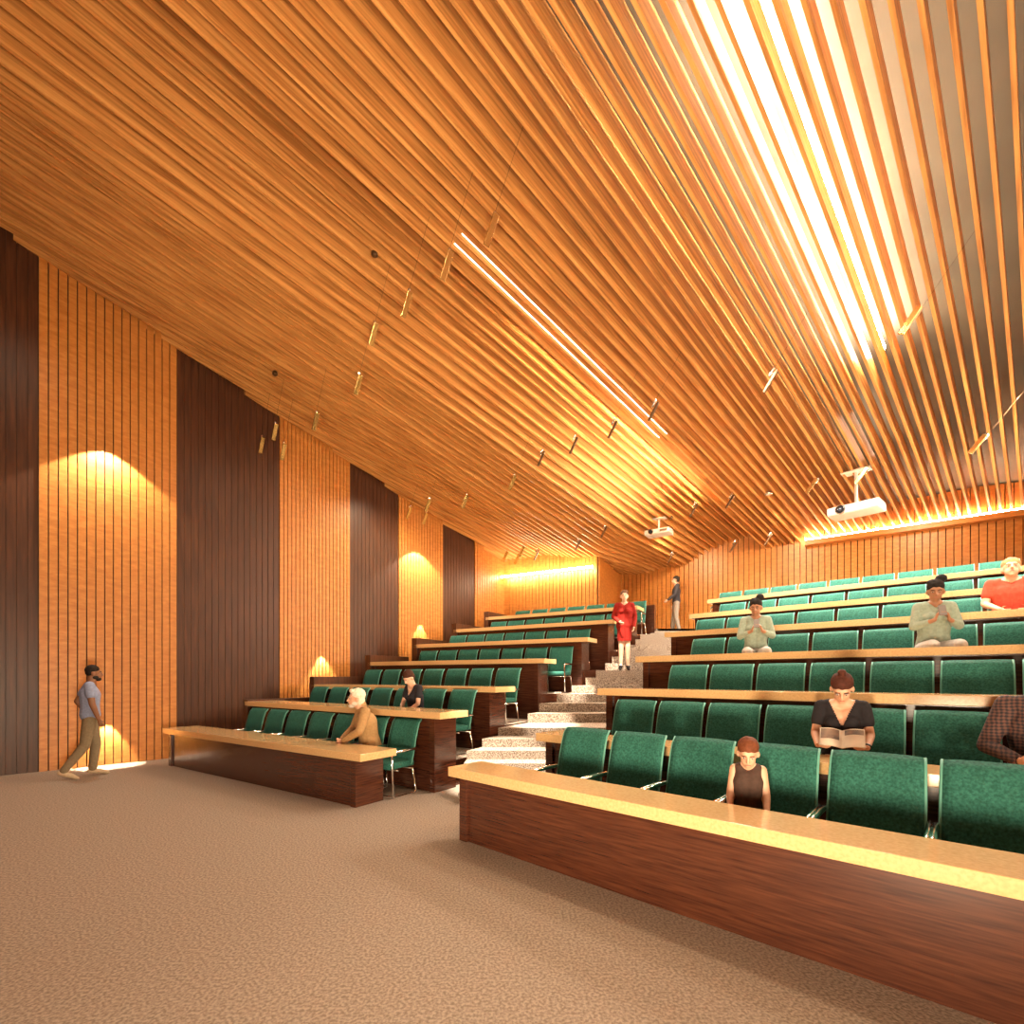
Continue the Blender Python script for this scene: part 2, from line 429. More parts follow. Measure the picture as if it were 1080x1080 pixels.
def blob(name, E, voxel, mat, parent, smooth=3, cut=None):
    """E: ('c', a, ra, b, rb) tapered limb piece or ('e', centre, radii, rotation); fused into one skin"""
    bm = bmesh.new()
    for e in E:
        if e[0] == 'c':
            _ico(bm, e[1], (e[2],) * 3); _ico(bm, e[3], (e[4],) * 3); _cone(bm, e[1], e[2], e[3], e[4])
        else:
            _ico(bm, e[1], e[2], e[3] if len(e) > 3 else None)
    me = bpy.data.meshes.new(name); bm.to_mesh(me); bm.free()
    t = bpy.data.objects.new('tmp', me); C.objects.link(t)
    md = t.modifiers.new('r', 'REMESH'); md.mode = 'VOXEL'; md.voxel_size = voxel
    dg = bpy.context.evaluated_depsgraph_get()
    me2 = bpy.data.meshes.new_from_object(t.evaluated_get(dg)); bpy.data.objects.remove(t); bpy.data.meshes.remove(me)
    bm = bmesh.new(); bm.from_mesh(me2)
    for _ in range(smooth): bmesh.ops.smooth_vert(bm, verts=bm.verts, factor=.5, use_axis_x=True, use_axis_y=True, use_axis_z=True)
    if cut:
        kill = [f for f in bm.faces if cut(f.calc_center_median())]
        bmesh.ops.delete(bm, geom=kill, context='FACES')
    for f in bm.faces: f.smooth = True
    bm.to_mesh(me2); bm.free(); me2.name = name
    me2.materials.clear(); me2.materials.append(mat)
    o = bpy.data.objects.new(name, me2); C.objects.link(o)
    if parent: o.parent = parent
    return o
def hand(E, w, f, n, side, s=1., curl=.5):
    w, f, n = V3(w), V3(f).normalized(), V3(n); n = (n - f * n.dot(f)).normalized()
    l = f.cross(n).normalized() * side
    for k in (-1, 0, 1):
        E.append(('c', w + f * .015 * s + l * .012 * k * s, .013 * s, w + f * .078 * s + l * .022 * k * s, .0125 * s))
    for k, ln in ((-1.5, .060), (-.5, .073), (.5, .078), (1.5, .068)):
        a = w + f * .082 * s + l * .0185 * k * s
        d = (f + l * .07 * k).normalized()
        b = a + (d * math.cos(curl * .6) + n * math.sin(curl * .6)) * ln * .5 * s
        c = b + (d * math.cos(curl * 1.7) + n * math.sin(curl * 1.7)) * ln * .5 * s
        E.append(('c', a, .0085 * s, b, .0078 * s)); E.append(('c', b, .0078 * s, c, .0065 * s))
    a = w + f * .03 * s + l * .022 * s; b = a + (f * .55 + l * .75 + n * .25).normalized() * .04 * s
    E.append(('c', a, .012 * s, b, .0095 * s)); E.append(('c', b, .0095 * s, b + (f * .85 + l * .3 + n * .35).normalized() * .032 * s, .0078 * s))
def person(label, loc, heading, J, skin, top, bottom, shoe, haircol, s=1., vox=.011, sleeve=1., female=False, hair='short', beard=None, yaw=0., pitch=0.,
           headscale=1., neckv=0., skirt=None, sleeveless=False, bare=False, hgroup=None, hands=None, torso=1., narrow=1., topname='shirt', collar=False):
    """J: joints in metres, x right, y forward, z up from the floor under the person"""
    root = empty('person', loc, math.atan2(heading[1], heading[0]) - math.pi / 2)
    tag(root, label, 'person', hgroup)
    P = {k: V3(v) * s for k, v in J.items()}
    if narrow != 1.:
        for k_ in P:
            if k_.split('_')[0] in ('shoulder', 'elbow'): P[k_].x *= narrow
    P['head'] = P['head'] + V3((0, 0, -.018 * s))
    hp, ch, nk, hd = P['pelvis'], P['chest'], P['neck'], P['head']
    HM = Matrix.Rotation(yaw, 3, 'Z') @ Matrix.Rotation(-pitch, 3, 'X')
    hs = headscale * s * 1.05
    def hpnt(x, y, z): return hd + HM @ (V3((x, y, z)) * hs)
    def hel(x, y, z, a, b, c): return ('e', hpnt(x, y, z), (a * hs, b * hs, c * hs), HM)
    E = []
    # head
    E += [hel(0, -.012, .025, .074, .092, .098), hel(0, .018, -.045, .058, .068, .068), hel(0, .052, -.088, .026, .026, .024),
          ('c', hpnt(0, .084, .012), .009 * hs, hpnt(0, .104, -.026), .013 * hs), hel(0, .08, -.028, .022, .014, .012), hel(0, .075, -.062, .024, .014, .012),
          hel(-.076, -.008, -.012, .011, .022, .03), hel(.076, -.008, -.012, .011, .022, .03), hel(0, .066, .03, .05, .02, .015)]
    nr = (.05 if female else .06) * s
    E.append(('c', nk - V3((0, 0, .03 * s)), nr * 1.12, hpnt(0, -.02, -.05), nr * .93))
    # torso
    wsh = abs(P['shoulder_r'].x - P['shoulder_l'].x) / 2
    hw = (.105 if female else .11) * s
    tr = torso
    dirt = (nk - hp).normalized()
    for sd in (-1, 1):
        sh = P['shoulder_r'] if sd > 0 else P['shoulder_l']
        E.append(('c', nk - V3((0, 0, .03 * s)), .05 * s, sh, .05 * s))
    def tor(grow):
        q = []
        cw = V3((1, 0, 0))
        for sd in (-1, 1):
            q.append(('c', ch + cw * sd * wsh * .38, (.105 + grow) * s * tr, (hp * .55 + ch * .45) + cw * sd * hw * .42, (.092 + grow) * s * tr))
            q.append(('c', (hp * .55 + ch * .45) + cw * sd * hw * .42, (.092 + grow) * s * tr, hp + cw * sd * hw * .55, (.105 + grow) * s * tr))
            q.append(('c', ch + V3((sd * wsh * .3, .01, .05 * s)), (.085 + grow) * s, (nk + (P['shoulder_r'] if sd > 0 else P['shoulder_l']) * 1.5) / 2.5 - V3((0, 0, .02 * s)), (.052 + grow) * s))
        if female:
            for sd in (-1, 1): q.append(('e', ch + V3((sd * .062 * s, .085 * s, .0)), ((.055 + grow) * s,) * 3))
        return q
    E += tor(0)
    AR = (.044, .036, .033, .024) if female else (.052, .043, .039, .028)
    k_ = .8 if s < .8 else 1.
    for sd, n_ in ((-1, 'l'), (1, 'r')):
        S_, El, W_ = P['shoulder_' + n_], P['elbow_' + n_], P['wrist_' + n_]
        E.append(('c', S_, AR[0] * s * 1.05, El, AR[1] * s)); E.append(('c', El, AR[1] * s, El.lerp(W_, .35), AR[2] * s * 1.03)); E.append(('c', El.lerp(W_, .35), AR[2] * s, W_, AR[3] * s))
        f = (W_ - El).normalized(); hn = (hands or {}).get(n_, None)
        hd_f, hd_n, hc = (hn if hn else (f, V3((-sd, .2, 0)), .6))
        hand(E, W_, hd_f, hd_n, sd, s * .97, hc)
    LR = (.085, .058, .052, .036)
    for sd, n_ in ((-1, 'l'), (1, 'r')):
        Hi, Kn, An, To = P['hip_' + n_], P['knee_' + n_], P['ankle_' + n_], P['toe_' + n_]
        E.append(('c', Hi, LR[0] * s, Kn, LR[1] * s)); E.append(('c', Kn, LR[1] * s * .97, Kn.lerp(An, .35) - V3((0, .012 * s, 0)), LR[2] * s * 1.05)); E.append(('c', Kn.lerp(An, .35) - V3((0, .012 * s, 0)), LR[2] * s, An, LR[3] * s))
        E.append(('c', An, .032 * s, To, .026 * s))
    body = blob('body', E, vox, skin, root, smooth=2)
    # clothes
    G = tor(.014)
    for sd in (-1, 1):
        sh = P['shoulder_r'] if sd > 0 else P['shoulder_l']
        G.append(('c', nk.lerp(sh, .35) - V3((0, 0, .035 * s)), .056 * s, sh, (.058 if not sleeveless else .045) * s))
    if not sleeveless:
        for n_ in 'lr':
            S_, El, W_ = P['shoulder_' + n_], P['elbow_' + n_], P['wrist_' + n_]
            if sleeve <= .5:
                q = S_.lerp(El, sleeve * 1.3); G.append(('c', S_, (AR[0] + .016) * s, q, (AR[0] + .014) * s))
            else:
                G.append(('c', S_, (AR[0] + .016) * s, El, (AR[1] + .014) * s))
                q = El.lerp(W_, min(1, (sleeve - .5) * 2) * .95); G.append(('c', El, (AR[1] + .014) * s, q, (AR[3] + .013) * s))
    if collar:
        G.append(('c', nk + V3((0, 0, -.03 * s)), .072 * s, nk + V3((0, .0, .03 * s)), .062 * s))
    cut = None
    if neckv:
        def cut(c):
            dz = (nk.z - .02 * s) - c.z
            return c.y > ch.y + .01 and dz < neckv * s and abs(c.x - nk.x) < .085 * s * (1 - max(0, dz) / (neckv * s)) + .006
    if skirt:
        zh = hp.z - (skirt + .03) * s
        def cut(c): return c.z < zh
        for sd in (-1, 1):
            G.append(('c', hp + V3((sd * .05 * s, 0, 0)), .112 * s, hp + V3((sd * .050 * s, .01, -(skirt + .04) * s)), .102 * s))
    blob(topname, G, vox, top, root, smooth=3, cut=cut)
    if bottom and not skirt:
        T = [('c', hp + V3((-.05 * s, 0, .03 * s)), .12 * s, hp + V3((.05 * s, 0, .03 * s)), .12 * s)]
        for n_ in 'lr':
            Hi, Kn, An = P['hip_' + n_], P['knee_' + n_], P['ankle_' + n_]
            T.append(('c', Hi, .098 * s, Kn, .071 * s)); T.append(('c', Kn, .071 * s, An + (Kn - An) * .05, .054 * s))
        blob('trousers', T, vox * 1.1, bottom, root, smooth=3)
    if shoe:
        for n_ in 'lr':
            An, To = P['ankle_' + n_], P['toe_' + n_]
            d = (To - An); d = d.normalized()
            blob('shoe', [('c', An - d * .035 * s - V3((0, 0, .03 * s)), .038 * s, An.lerp(To, .6) - V3((0, 0, .004 * s)), .042 * s), ('c', An.lerp(To, .6), .040 * s, To + d * .04 * s, .028 * s)], .009, shoe, root)
    # hair
    Hh = [hel(0, -.020, .056, .084, .096, .082), hel(0, -.042, .010, .080, .064, .080)]
    if hair != 'buzz': Hh += [hel(sd_ * .056, -.030, .012, .024, .052, .062) for sd_ in (-1, 1)]
    if hair == 'buzz': Hh = [hel(0, -.018, .048, .080, .092, .084), hel(0, -.036, .01, .077, .066, .065)]
    if hair == 'bun_top': Hh += [hel(0, -.03, .152, .032, .032, .022)]
    if hair == 'bun_side': Hh += [hel(-.05, -.05, .135, .056, .052, .05), hel(.02, -.02, .10, .06, .06, .04)]
    if hair == 'bun_back': Hh += [hel(0, -.12, .03, .04, .04, .04)]
    if hair == 'full': Hh = [hel(0, -.028, .05, .089, .098, .092), hel(0, -.05, -.015, .083, .062, .085), hel(0, .05, .10, .06, .035, .025)]
    if hair == 'wave': Hh += [hel(0, .035, .102, .062, .04, .026), hel(.03, -.06, -.03, .05, .045, .05), hel(-.03, -.06, -.03, .05, .045, .05)]
    hm = noisy('hair_colour', haircol, tuple(min(1, c * 1.5 + .003) for c in haircol), .7, (1, 1, 1), 40., detail=3, bump=.3, spec=.15)
    blob('hair', Hh, min(vox, .009), hm, root, smooth=1)
    if beard:
        blob('beard', [hel(0, .05, -.088, .045, .042, .032), hel(-.045, .02, -.062, .02, .04, .03), hel(.045, .02, -.062, .02, .04, .03), hel(0, .088, -.047, .026, .010, .006)], .008, plain('beard_colour', beard, .8), root, smooth=1)
    # face details
    for sd in (-1, 1):
        eb = MB(); 
        bm = bmesh.new(); _ico(bm, hpnt(sd * .030, .0735, .002), (.012 * hs, .008 * hs, .0050 * hs), HM)
        me = bpy.data.meshes.new('eye'); bm.to_mesh(me); bm.free(); me.materials.append(M['eye_white']); o = bpy.data.objects.new('eye', me); C.objects.link(o); o.parent = root
        bm = bmesh.new(); _ico(bm, hpnt(sd * .030, .0795, .001), (.0056 * hs, .004 * hs, .0050 * hs), HM)
        me = bpy.data.meshes.new('iris'); bm.to_mesh(me); bm.free(); me.materials.append(M['black']); q = bpy.data.objects.new('iris', me); C.objects.link(q); q.parent = o
        mb = MB(); mb.tube([hpnt(sd * .014, .083, .020), hpnt(sd * .030, .085, .025), hpnt(sd * .046, .075, .020)], .0035 * hs, 6); mb.build('eyebrow', hm, root, smooth=True)
    mb = MB(); mb.tube([hpnt(-.021, .083, -.059), hpnt(-.008, .0885, -.057), hpnt(.008, .0885, -.057), hpnt(.021, .083, -.059)], [.002 * hs, .0045 * hs, .0045 * hs, .002 * hs], 6); mb.build('lips', M['lips'], root, smooth=True)
    return root, P, hpnt
M['eye_white'] = plain('eye_white', (.42, .36, .32), .3)
M['lips'] = plain('lips', (.42, .13, .09), .5)
SK_DARK = noisy('skin_dark', (.22, .095, .045), (.27, .12, .06), .5, nscale=12.)
SK_BROWN = noisy('skin_brown', (.30, .14, .075), (.36, .17, .09), .5, nscale=12.)
SK_PALE = noisy('skin_pale', (.62, .36, .24), (.70, .42, .29), .5, nscale=12.)
SK_TAN = noisy('skin_tan', (.58, .31, .19), (.66, .36, .23), .5, nscale=12.)
def cloth(name, c, k=1.25): return noisy(name, c, tuple(min(1, x * k) for x in c), .85, nscale=35., detail=3, bump=.25, spec=.2)
def sit(lean=.0, bow=.0, kneex=.10, **kw):
    J = dict(pelvis=(0, 0, .55), chest=(0, .02 + lean * .35, .90), neck=(0, .03 + lean * .62, 1.10), head=(0, .05 + lean * .8 + bow, 1.235 - bow * .35),
             shoulder_l=(-.18, .02 + lean * .55, 1.04), shoulder_r=(.18, .02 + lean * .55, 1.04),
             elbow_l=(-.24, .08 + lean * .6, .78), elbow_r=(.24, .08 + lean * .6, .78), wrist_l=(-.12, .30 + lean * .4, .68), wrist_r=(.12, .30 + lean * .4, .68),
             hip_l=(-.09, .02, .53), hip_r=(.09, .02, .53), knee_l=(-kneex, .43, .51), knee_r=(kneex, .43, .51), ankle_l=(-kneex, .40, .10), ankle_r=(kneex, .40, .10),
             toe_l=(-kneex - .02, .54, .035), toe_r=(kneex + .02, .54, .035))
    J.update(kw); return J
def stand(**kw):
    J = dict(pelvis=(0, 0, .97), chest=(0, .0, 1.28), neck=(0, -.01, 1.475), head=(0, .015, 1.63), shoulder_l=(-.19, -.01, 1.42), shoulder_r=(.19, -.01, 1.42),
             elbow_l=(-.24, -.03, 1.13), elbow_r=(.24, -.03, 1.13), wrist_l=(-.24, .05, .90), wrist_r=(.24, .05, .90),
             hip_l=(-.09, 0, .93), hip_r=(.09, 0, .93), knee_l=(-.10, .02, .50), knee_r=(.10, .02, .50), ankle_l=(-.10, 0, .09), ankle_r=(.10, 0, .09),
             toe_l=(-.12, .15, .035), toe_r=(.12, .15, .035))
    J.update(kw); return J
def seat_at(side, k, px, off):
    r = rows[side][k]; b = along(r['o'], r['d'], 0, r['n'], off); s_ = px_on(b, r['d'], px); return along(b, r['d'], s_)
# man walking beside the left wall
person('bearded man in grey-blue T-shirt and khaki trousers walking along the slatted wall', (-6.79, 7.75, 0), (.745, .665),
       stand(hip_l=(-.09, 0, .93), knee_l=(-.09, .07, .50), ankle_l=(-.09, .03, .09), toe_l=(-.10, .18, .035), knee_r=(.09, -.06, .50), ankle_r=(.09, -.31, .12), toe_r=(.10, -.18, .03),
             chest=(0, .0, 1.28), elbow_r=(.24, .02, 1.15), wrist_r=(.21, .10, .90), elbow_l=(-.24, -.15, 1.17), wrist_l=(-.21, -.02, .96), neck=(0, .01, 1.475), head=(0, .045, 1.63)),
       SK_DARK, cloth('grey_blue_cloth', (.24, .28, .42)), cloth('khaki_cloth', (.20, .15, .09)), cloth('tan_shoe', (.45, .34, .22)), (.015, .010, .008), s=1.03, vox=.010, sleeve=.42, hair='buzz', beard=(.012, .008, .006), torso=1.12)
# old man in the front left row
q = seat_at('L', 0, 391, .88)
person('white-haired man in tan jacket sitting turned sideways in the front left row', (q[0], q[1], 0.0), (-.90, -.43),
       sit(.14, .03, wrist_l=(-.05, .36, .66), wrist_r=(.05, .36, .67), elbow_l=(-.27, .18, .80), elbow_r=(.27, .18, .80)),
       SK_TAN, cloth('tan_jacket', (.33, .19, .08)), cloth('grey_jeans', (.20, .20, .25)), cloth('brown_shoe', (.12, .07, .04)), (.60, .52, .40), s=1.07, vox=.010, sleeve=1., hair='full', beard=(.6, .5, .4), torso=1.2, topname='jacket', collar=True)
# woman in black, second left row
q = seat_at('L', 1, 440, .95)
person('dark-haired woman in black V-neck top looking down in the second left row', (q[0], q[1], .38), (-.66, -.75),
       sit(.10, .04, wrist_l=(-.08, .30, .64), wrist_r=(.08, .30, .64)), SK_PALE, cloth('black_top', (.018, .016, .02)), cloth('dark_skirt', (.05, .04, .05)), None, (.045, .015, .008),
       s=1.0, vox=.010, sleeve=.4, female=True, narrow=.84, hair='short', pitch=.65, neckv=.17)
# woman in the red dress on the stairs
person('woman in red long-sleeved dress standing on the stairs', (2.52, 10.80, 1.75), (-.22, -.97),
       stand(hip_l=(-.062, 0, .93), hip_r=(.062, 0, .93), knee_l=(-.066, .02, .50), knee_r=(.066, .02, .50), elbow_r=(.28, -.03, 1.17), wrist_r=(.11, .17, 1.04), elbow_l=(-.27, -.04, 1.16), wrist_l=(-.20, .10, .93), ankle_r=(.075, 0, .11), ankle_l=(-.075, 0, .11), toe_l=(-.09, .14, .035), toe_r=(.09, .14, .035)),
       SK_PALE, cloth('red_dress', (.19, .007, .003), 1.15), None, cloth('black_shoe', (.015, .012, .012)), (.09, .04, .02), s=1.03, vox=.011, sleeve=1., female=True, narrow=.84, hair='bun_back', skirt=.30, topname='dress', torso=1.06)
# man at the top landing
person('man in dark jacket and grey trousers standing on the top landing', (5.25, 15.4, 2.98), (-.93, .20),
       stand(elbow_l=(-.25, .06, 1.15), wrist_l=(-.22, .26, 1.0), knee_r=(.10, .06, .5), ankle_l=(-.1, -.08, .09), toe_l=(-.12, .07, .035), ankle_r=(.1, .1, .09), toe_r=(.12, .25, .035)), SK_PALE, cloth('dark_jacket', (.045, .04, .045)), cloth('grey_trousers', (.25, .21, .17)),
       cloth('dark_shoe', (.03, .02, .02)), (.02, .014, .01), s=1.06, vox=.012, hair='short', topname='jacket')
# two women with phones
def phone_woman(px, where):
    q = seat_at('R', 3, px, .70)
    J = sit(.04, .0, elbow_l=(-.25, .10, .80), elbow_r=(.25, .10, .80), wrist_l=(-.075, .26, .86), wrist_r=(.06, .26, .86), knee_l=(-.12, .40, .56), knee_r=(.12, .40, .56))
    root, P, hp_ = person('woman with black bun and sage green sweater holding a phone, ' + where, (q[0], q[1], 1.23 + .17), (-.42, -.90), J, SK_BROWN,
                          cloth('sage_sweater', (.25, .30, .24)), cloth('pale_jeans', (.42, .40, .38)), cloth('pale_shoe', (.4, .38, .35)), (.012, .009, .008), s=1.0, vox=.010, sleeve=.85, female=True, narrow=.84, hair='bun_side', pitch=.25, yaw=-.2, topname='sweater',
                          hands={'l': (V3((.35, .2, 1)), V3((1, 0, -.2)), .9), 'r': (V3((-.35, .2, 1)), V3((-1, 0, -.2)), .9)})
    mw = root.matrix_world.copy() if False else Matrix.Translation(V3((q[0], q[1], 1.40))) @ Matrix.Rotation(math.atan2(-.90, -.42) - math.pi / 2, 4, 'Z')
    ph = empty('phone'); ph.matrix_world = mw @ Matrix.Translation(V3((0, .295, .965))) @ Matrix.Rotation(.45, 4, 'X')
    mb = MB(); mb.box((0, 0, 0), (.072, .009, .135)); mb.build('case', plain('phone_case', (.16, .13, .12), .4), ph, bevel=.004)
    mb = MB(); mb.box((0, -.0055, 0), (.066, .002, .125)); mb.build('screen', M['glass_dark'], ph)
    tag(ph, 'phone held up by the seated woman in sage sweater, ' + where, 'phone', 'phones')
    return root
phone_woman(797, 'nearer the stairs')
phone_woman(984, 'farther from the stairs')
# man in orange-red polo
q = seat_at('R', 4, 1066, .77)
person('fair-haired man in orange-red polo shirt looking up in a high right row', (q[0], q[1], 1.72 + .05), (-.66, -.75), sit(.0, .0), SK_TAN, cloth('orange_polo', (.42, .045, .022)), cloth('dark_trousers', (.05, .05, .06)), None,
       (.36, .17, .07), s=1.04, vox=.010, sleeve=.45, hair='short', pitch=-.22, headscale=1.08, torso=1.2, collar=True, neckv=.05, topname='polo_shirt')
# reading woman
q = seat_at('R', 1, 888, .77)
J = sit(.06, .05, elbow_l=(-.235, .10, .80), elbow_r=(.235, .10, .80), wrist_l=(-.17, .29, .715), wrist_r=(.17, .29, .715))
root, P, hp_ = person('woman in black V-neck top reading an open book behind the second right desk', (q[0], q[1], .30), (-.565, -.825), J, SK_TAN, cloth('black_tee', (.016, .013, .015)), cloth('beige_skirt', (.30, .20, .13)), cloth('beige_shoe', (.3, .2, .13)), (.05, .014, .008),
                      s=1.0, vox=.0075, sleeve=.42, female=True, narrow=.84, hair='bun_top', pitch=.72, neckv=.20,
                      hands={'l': (V3((.55, .75, -.05)), V3((.3, .1, 1)), .7), 'r': (V3((-.55, .75, -.05)), V3((-.3, .1, 1)), .7)})
mw = Matrix.Translation(V3((q[0], q[1], .30))) @ Matrix.Rotation(math.atan2(-.825, -.565) - math.pi / 2, 4, 'Z')
bk = empty('book'); bk.matrix_world = mw @ Matrix.Translation(V3((0, .34, .785))) @ Matrix.Rotation(R(-38), 4, 'X')
tag(bk, 'open book held by the reading woman in black', 'book')
M['paper'] = noisy('paper', (.55, .42, .30), (.72, .60, .46), .7, nscale=9., detail=4)
M['print'] = noisy('print', (.035, .025, .02), (.22, .12, .07), .6, nscale=14., detail=5)
for sd in (-1, 1):
    mb = MB(); n_ = 8; V = []
    for t in range(n_ + 1):
        x = sd * .155 * t / n_; z = .030 * math.sin(min(1, t / n_ * 1.25) * math.pi * .62) - .004 * t / n_
        for y, zz in ((-.10, z), (.11, z), (.11, z - .007), (-.10, z - .007)): V.append((x, y, zz))
    Fs = [(t * 4 + j, t * 4 + (j + 1) % 4, t * 4 + 4 + (j + 1) % 4, t * 4 + 4 + j) for t in range(n_) for j in range(4)] + [(0, 1, 2, 3), (n_ * 4 + 3, n_ * 4 + 2, n_ * 4 + 1, n_ * 4)]
    mb.add(V, Fs); pg = mb.build('page', M['paper'], bk, smooth=False)
    mb = MB(); V = []
    for t in range(1, n_ + 1):
        x = sd * .155 * t / n_ * .96; z = .030 * math.sin(min(1, t / n_ * 1.25) * math.pi * .62) - .004 * t / n_ + .0012
        for y in ((-.09, .03) if sd > 0 else (-.09, -.03)): V.append((x, y, z))
    mb.add(V, [(t * 2, t * 2 + 1, t * 2 + 3, t * 2 + 2) for t in range(n_ - 1)]); mb.build('picture', M['print'], pg)
mb = MB(); mb.tube([(P['wrist_l'] + (P['elbow_l'] - P['wrist_l']).normalized() * a) for a in (.01, .03)], .0285, 16); o = mb.build('wristwatch', M['black'], None, smooth=True); o.matrix_world = mw
tag(o, 'black wristwatch on the arm of the reading woman', 'watch')
# child in the front right row
q = seat_at('R', 0, 789, .77)
person('child with red-brown hair and sleeveless brown top sitting in the front right row', (q[0], q[1], .06 + .14), (-.44, -.90),
       sit(.03, .04, elbow_l=(-.235, .03, .76), elbow_r=(.235, .03, .76), wrist_l=(-.17, .22, .60), wrist_r=(.17, .22, .60), shoulder_l=(-.175, .02, 1.02), shoulder_r=(.175, .02, 1.02)),
       SK_TAN, cloth('brown_vest', (.055, .030, .022)), cloth('brown_shorts', (.06, .045, .04)), None, (.10, .028, .010), s=.70, vox=.0075, narrow=.72, female=False, sleeveless=True, hair='short', pitch=.42, headscale=1.22, torso=.92, topname='vest')
# person in plaid shirt at the right
def plaid():
    m, nt, b = new_mat('plaid'); N = nt.nodes; L = nt.links
    tc = N.new('ShaderNodeTexCoord'); w1 = N.new('ShaderNodeTexWave'); w2 = N.new('ShaderNodeTexWave'); mx = N.new('ShaderNodeMath'); mx.operation = 'ADD'; cr = N.new('ShaderNodeValToRGB')
    w1.bands_direction = 'Z'; w2.bands_direction = 'X'; w1.inputs['Scale'].default_value = 13; w2.inputs['Scale'].default_value = 12
    w1.inputs['Distortion'].default_value = 3.5; w2.inputs['Distortion'].default_value = 4.
    L.new(tc.outputs['Object'], w1.inputs['Vector']); L.new(tc.outputs['Object'], w2.inputs['Vector']); L.new(w1.outputs['Fac'], mx.inputs[0]); L.new(w2.outputs['Fac'], mx.inputs[1])
    m2 = N.new('ShaderNodeMath'); m2.operation = 'MULTIPLY'; m2.inputs[1].default_value = .5; L.new(mx.outputs[0], m2.inputs[0]); L.new(m2.outputs[0], cr.inputs['Fac'])
    e = cr.color_ramp.elements; e[0].color = (.012, .008, .012, 1); e[0].position = .2; e[1].color = (.115, .048, .034, 1); e[1].position = .85
    L.new(cr.outputs['Color'], b.inputs['Base Color']); b.inputs['Roughness'].default_value = .85
    return m
q = seat_at('R', 1, 1102, .80)
person('person in dark checked shirt sitting at the right end of the second right row', (q[0], q[1], .30 + .02), (-.74, -.67), sit(.20, .03, elbow_r=(.28, .16, .74), elbow_l=(-.28, .16, .74)), SK_TAN, plaid(), cloth('black_trousers', (.02, .02, .025)), None,
       (.05, .03, .02), s=1.04, vox=.010, sleeve=1., hair='short', torso=1.15)
# ---------------------------------------------------------------- hanging bar lamps
WD = Vector((-.955, 1., -1.86)).normalized()
PEND = [(517, 240), (470, 277), (428, 318), (393, 350), (377, 403), (332, 442), (275, 467), (289, 453), (298, 474), (603, 467), (644, 450), (569, 481), (687, 431), (810, 399),
        (963, 338), (1034, 468), (911, 501), (858, 512), (768, 527), (809, 567), (772, 575), (730, 536), (540, 507), (490, 527), (451, 531), (431, 539), (448, 545),
        (532.6, 585.5), (545, 588), (550, 580), (564.5, 583.4), (608, 573), (635.5, 559), (706, 587)]
SHORT = {6: 1.35, 8: 1.5, 7: 1.1}
def on_ray(px, py, t): return Vector(((px - CX) / F * t, t, H + (HY - py) / F * t))
def ceil_depth(px, py, L_):
    """depth at which a point hanging L_ below the ceiling projects to px, py"""
    lo, t = None, 2.
    while t < 24:
        p = on_ray(px, py, t) - WD * L_
        g = p.z - (zc(p.x, p.y))
        if g > 0: return t
        t += .02
    return 12.
def make_pendant():
    root = empty('hanging_lamp')
    mb = MB(); mb.tube([(0, 0, .16), (0, 0, 1.)], .0022, 5); w_ = mb.build('wire', M['bronze'], root)
    mb = MB(); mb.tube([(0, 0, .16), (0, 0, .155), (0, 0, .03), (0, 0, .025)], [.008, .020, .020, .012], 10); mb.build('socket', M['silver'], root, smooth=True)
    mb = MB(); mb.box((.062, 0, -.03), (.034, .075, .33)); mb.build('lamp_bar', M['brass'], root, bevel=.004)
    mb = MB(); mb.box((.0435, 0, -.03), (.003, .066, .32)); mb.build('side_plate', M['bronze'], root)
    mb = MB(); mb.box((.03, 0, .08), (.03, .012, .012)); mb.build('bracket', M['silver'], root)
    return root
pp = make_pendant()
order = sorted(range(len(PEND)), key=lambda i: PEND[i][0])
rank = {i: k for k, i in enumerate(order)}
def ordw(n):
    tens = {20: 'twentieth', 30: 'thirtieth'}
    if n <= 13: return ORD[n - 1]
    if n < 20: return {14: 'fourteenth', 15: 'fifteenth', 16: 'sixteenth', 17: 'seventeenth', 18: 'eighteenth', 19: 'nineteenth'}[n]
    if n in tens: return tens[n]
    return ('twenty-' if n < 30 else 'thirty-') + ORD[n % 10 - 1]
for i, (px, py) in enumerate(PEND):
    L_ = SHORT.get(i, .95 if py < 520 else .7)
    t = ceil_depth(px, py, L_)
    p = on_ray(px, py, t)
    c = pp if i == 0 else copy_tree(pp)
    c.location = p
    if 560 < px < 850:
        for ch in c.children:
            if ch.name.startswith('lamp_bar'): ch.material_slots[0].link = 'OBJECT'; ch.material_slots[0].material = M['bronze']
    z = -WD; y = z.cross(p - Vector((0, 0, H))).normalized(); y = (Quaternion(z, R(200 if px < 560 else 255 if px < 850 else 150)) @ y).normalized(); x = y.cross(z)
    c.rotation_mode = 'QUATERNION'
    c.rotation_quaternion = Matrix((x, y, z)).transposed().to_quaternion()
    tag(c, 'slim brass bar lamp on a thin wire under the timber ceiling, %s from the left' % ordw(rank[i] + 1), 'hanging lamp', 'hanging bar lamps')
# small dark ceiling sensors
for i, (px, py, wh) in enumerate([(395, 268, 'high above the front left rows'), (290, 394, 'above the walnut wall bay'), (708, 546, 'beside the small projector'), (810, 521, 'left of the big projector')]):
    t = ceil_depth(px, py, .02); p = on_ray(px, py, t)
    r_ = .05 if i < 3 else .10
    mb = MB(); mb.tube([(0, 0, .05), (0, 0, .02), (0, 0, -.02), (0, 0, -.045)], [r_ * .7, r_, r_, r_ * .4], 12)
    o = mb.build('ceiling_sensor', M['bronze'] if i < 3 else M['silver'], smooth=True); o.location = p
    tag(o, 'small round sensor on the ceiling fins %s' % wh, 'ceiling sensor', 'ceiling sensors')
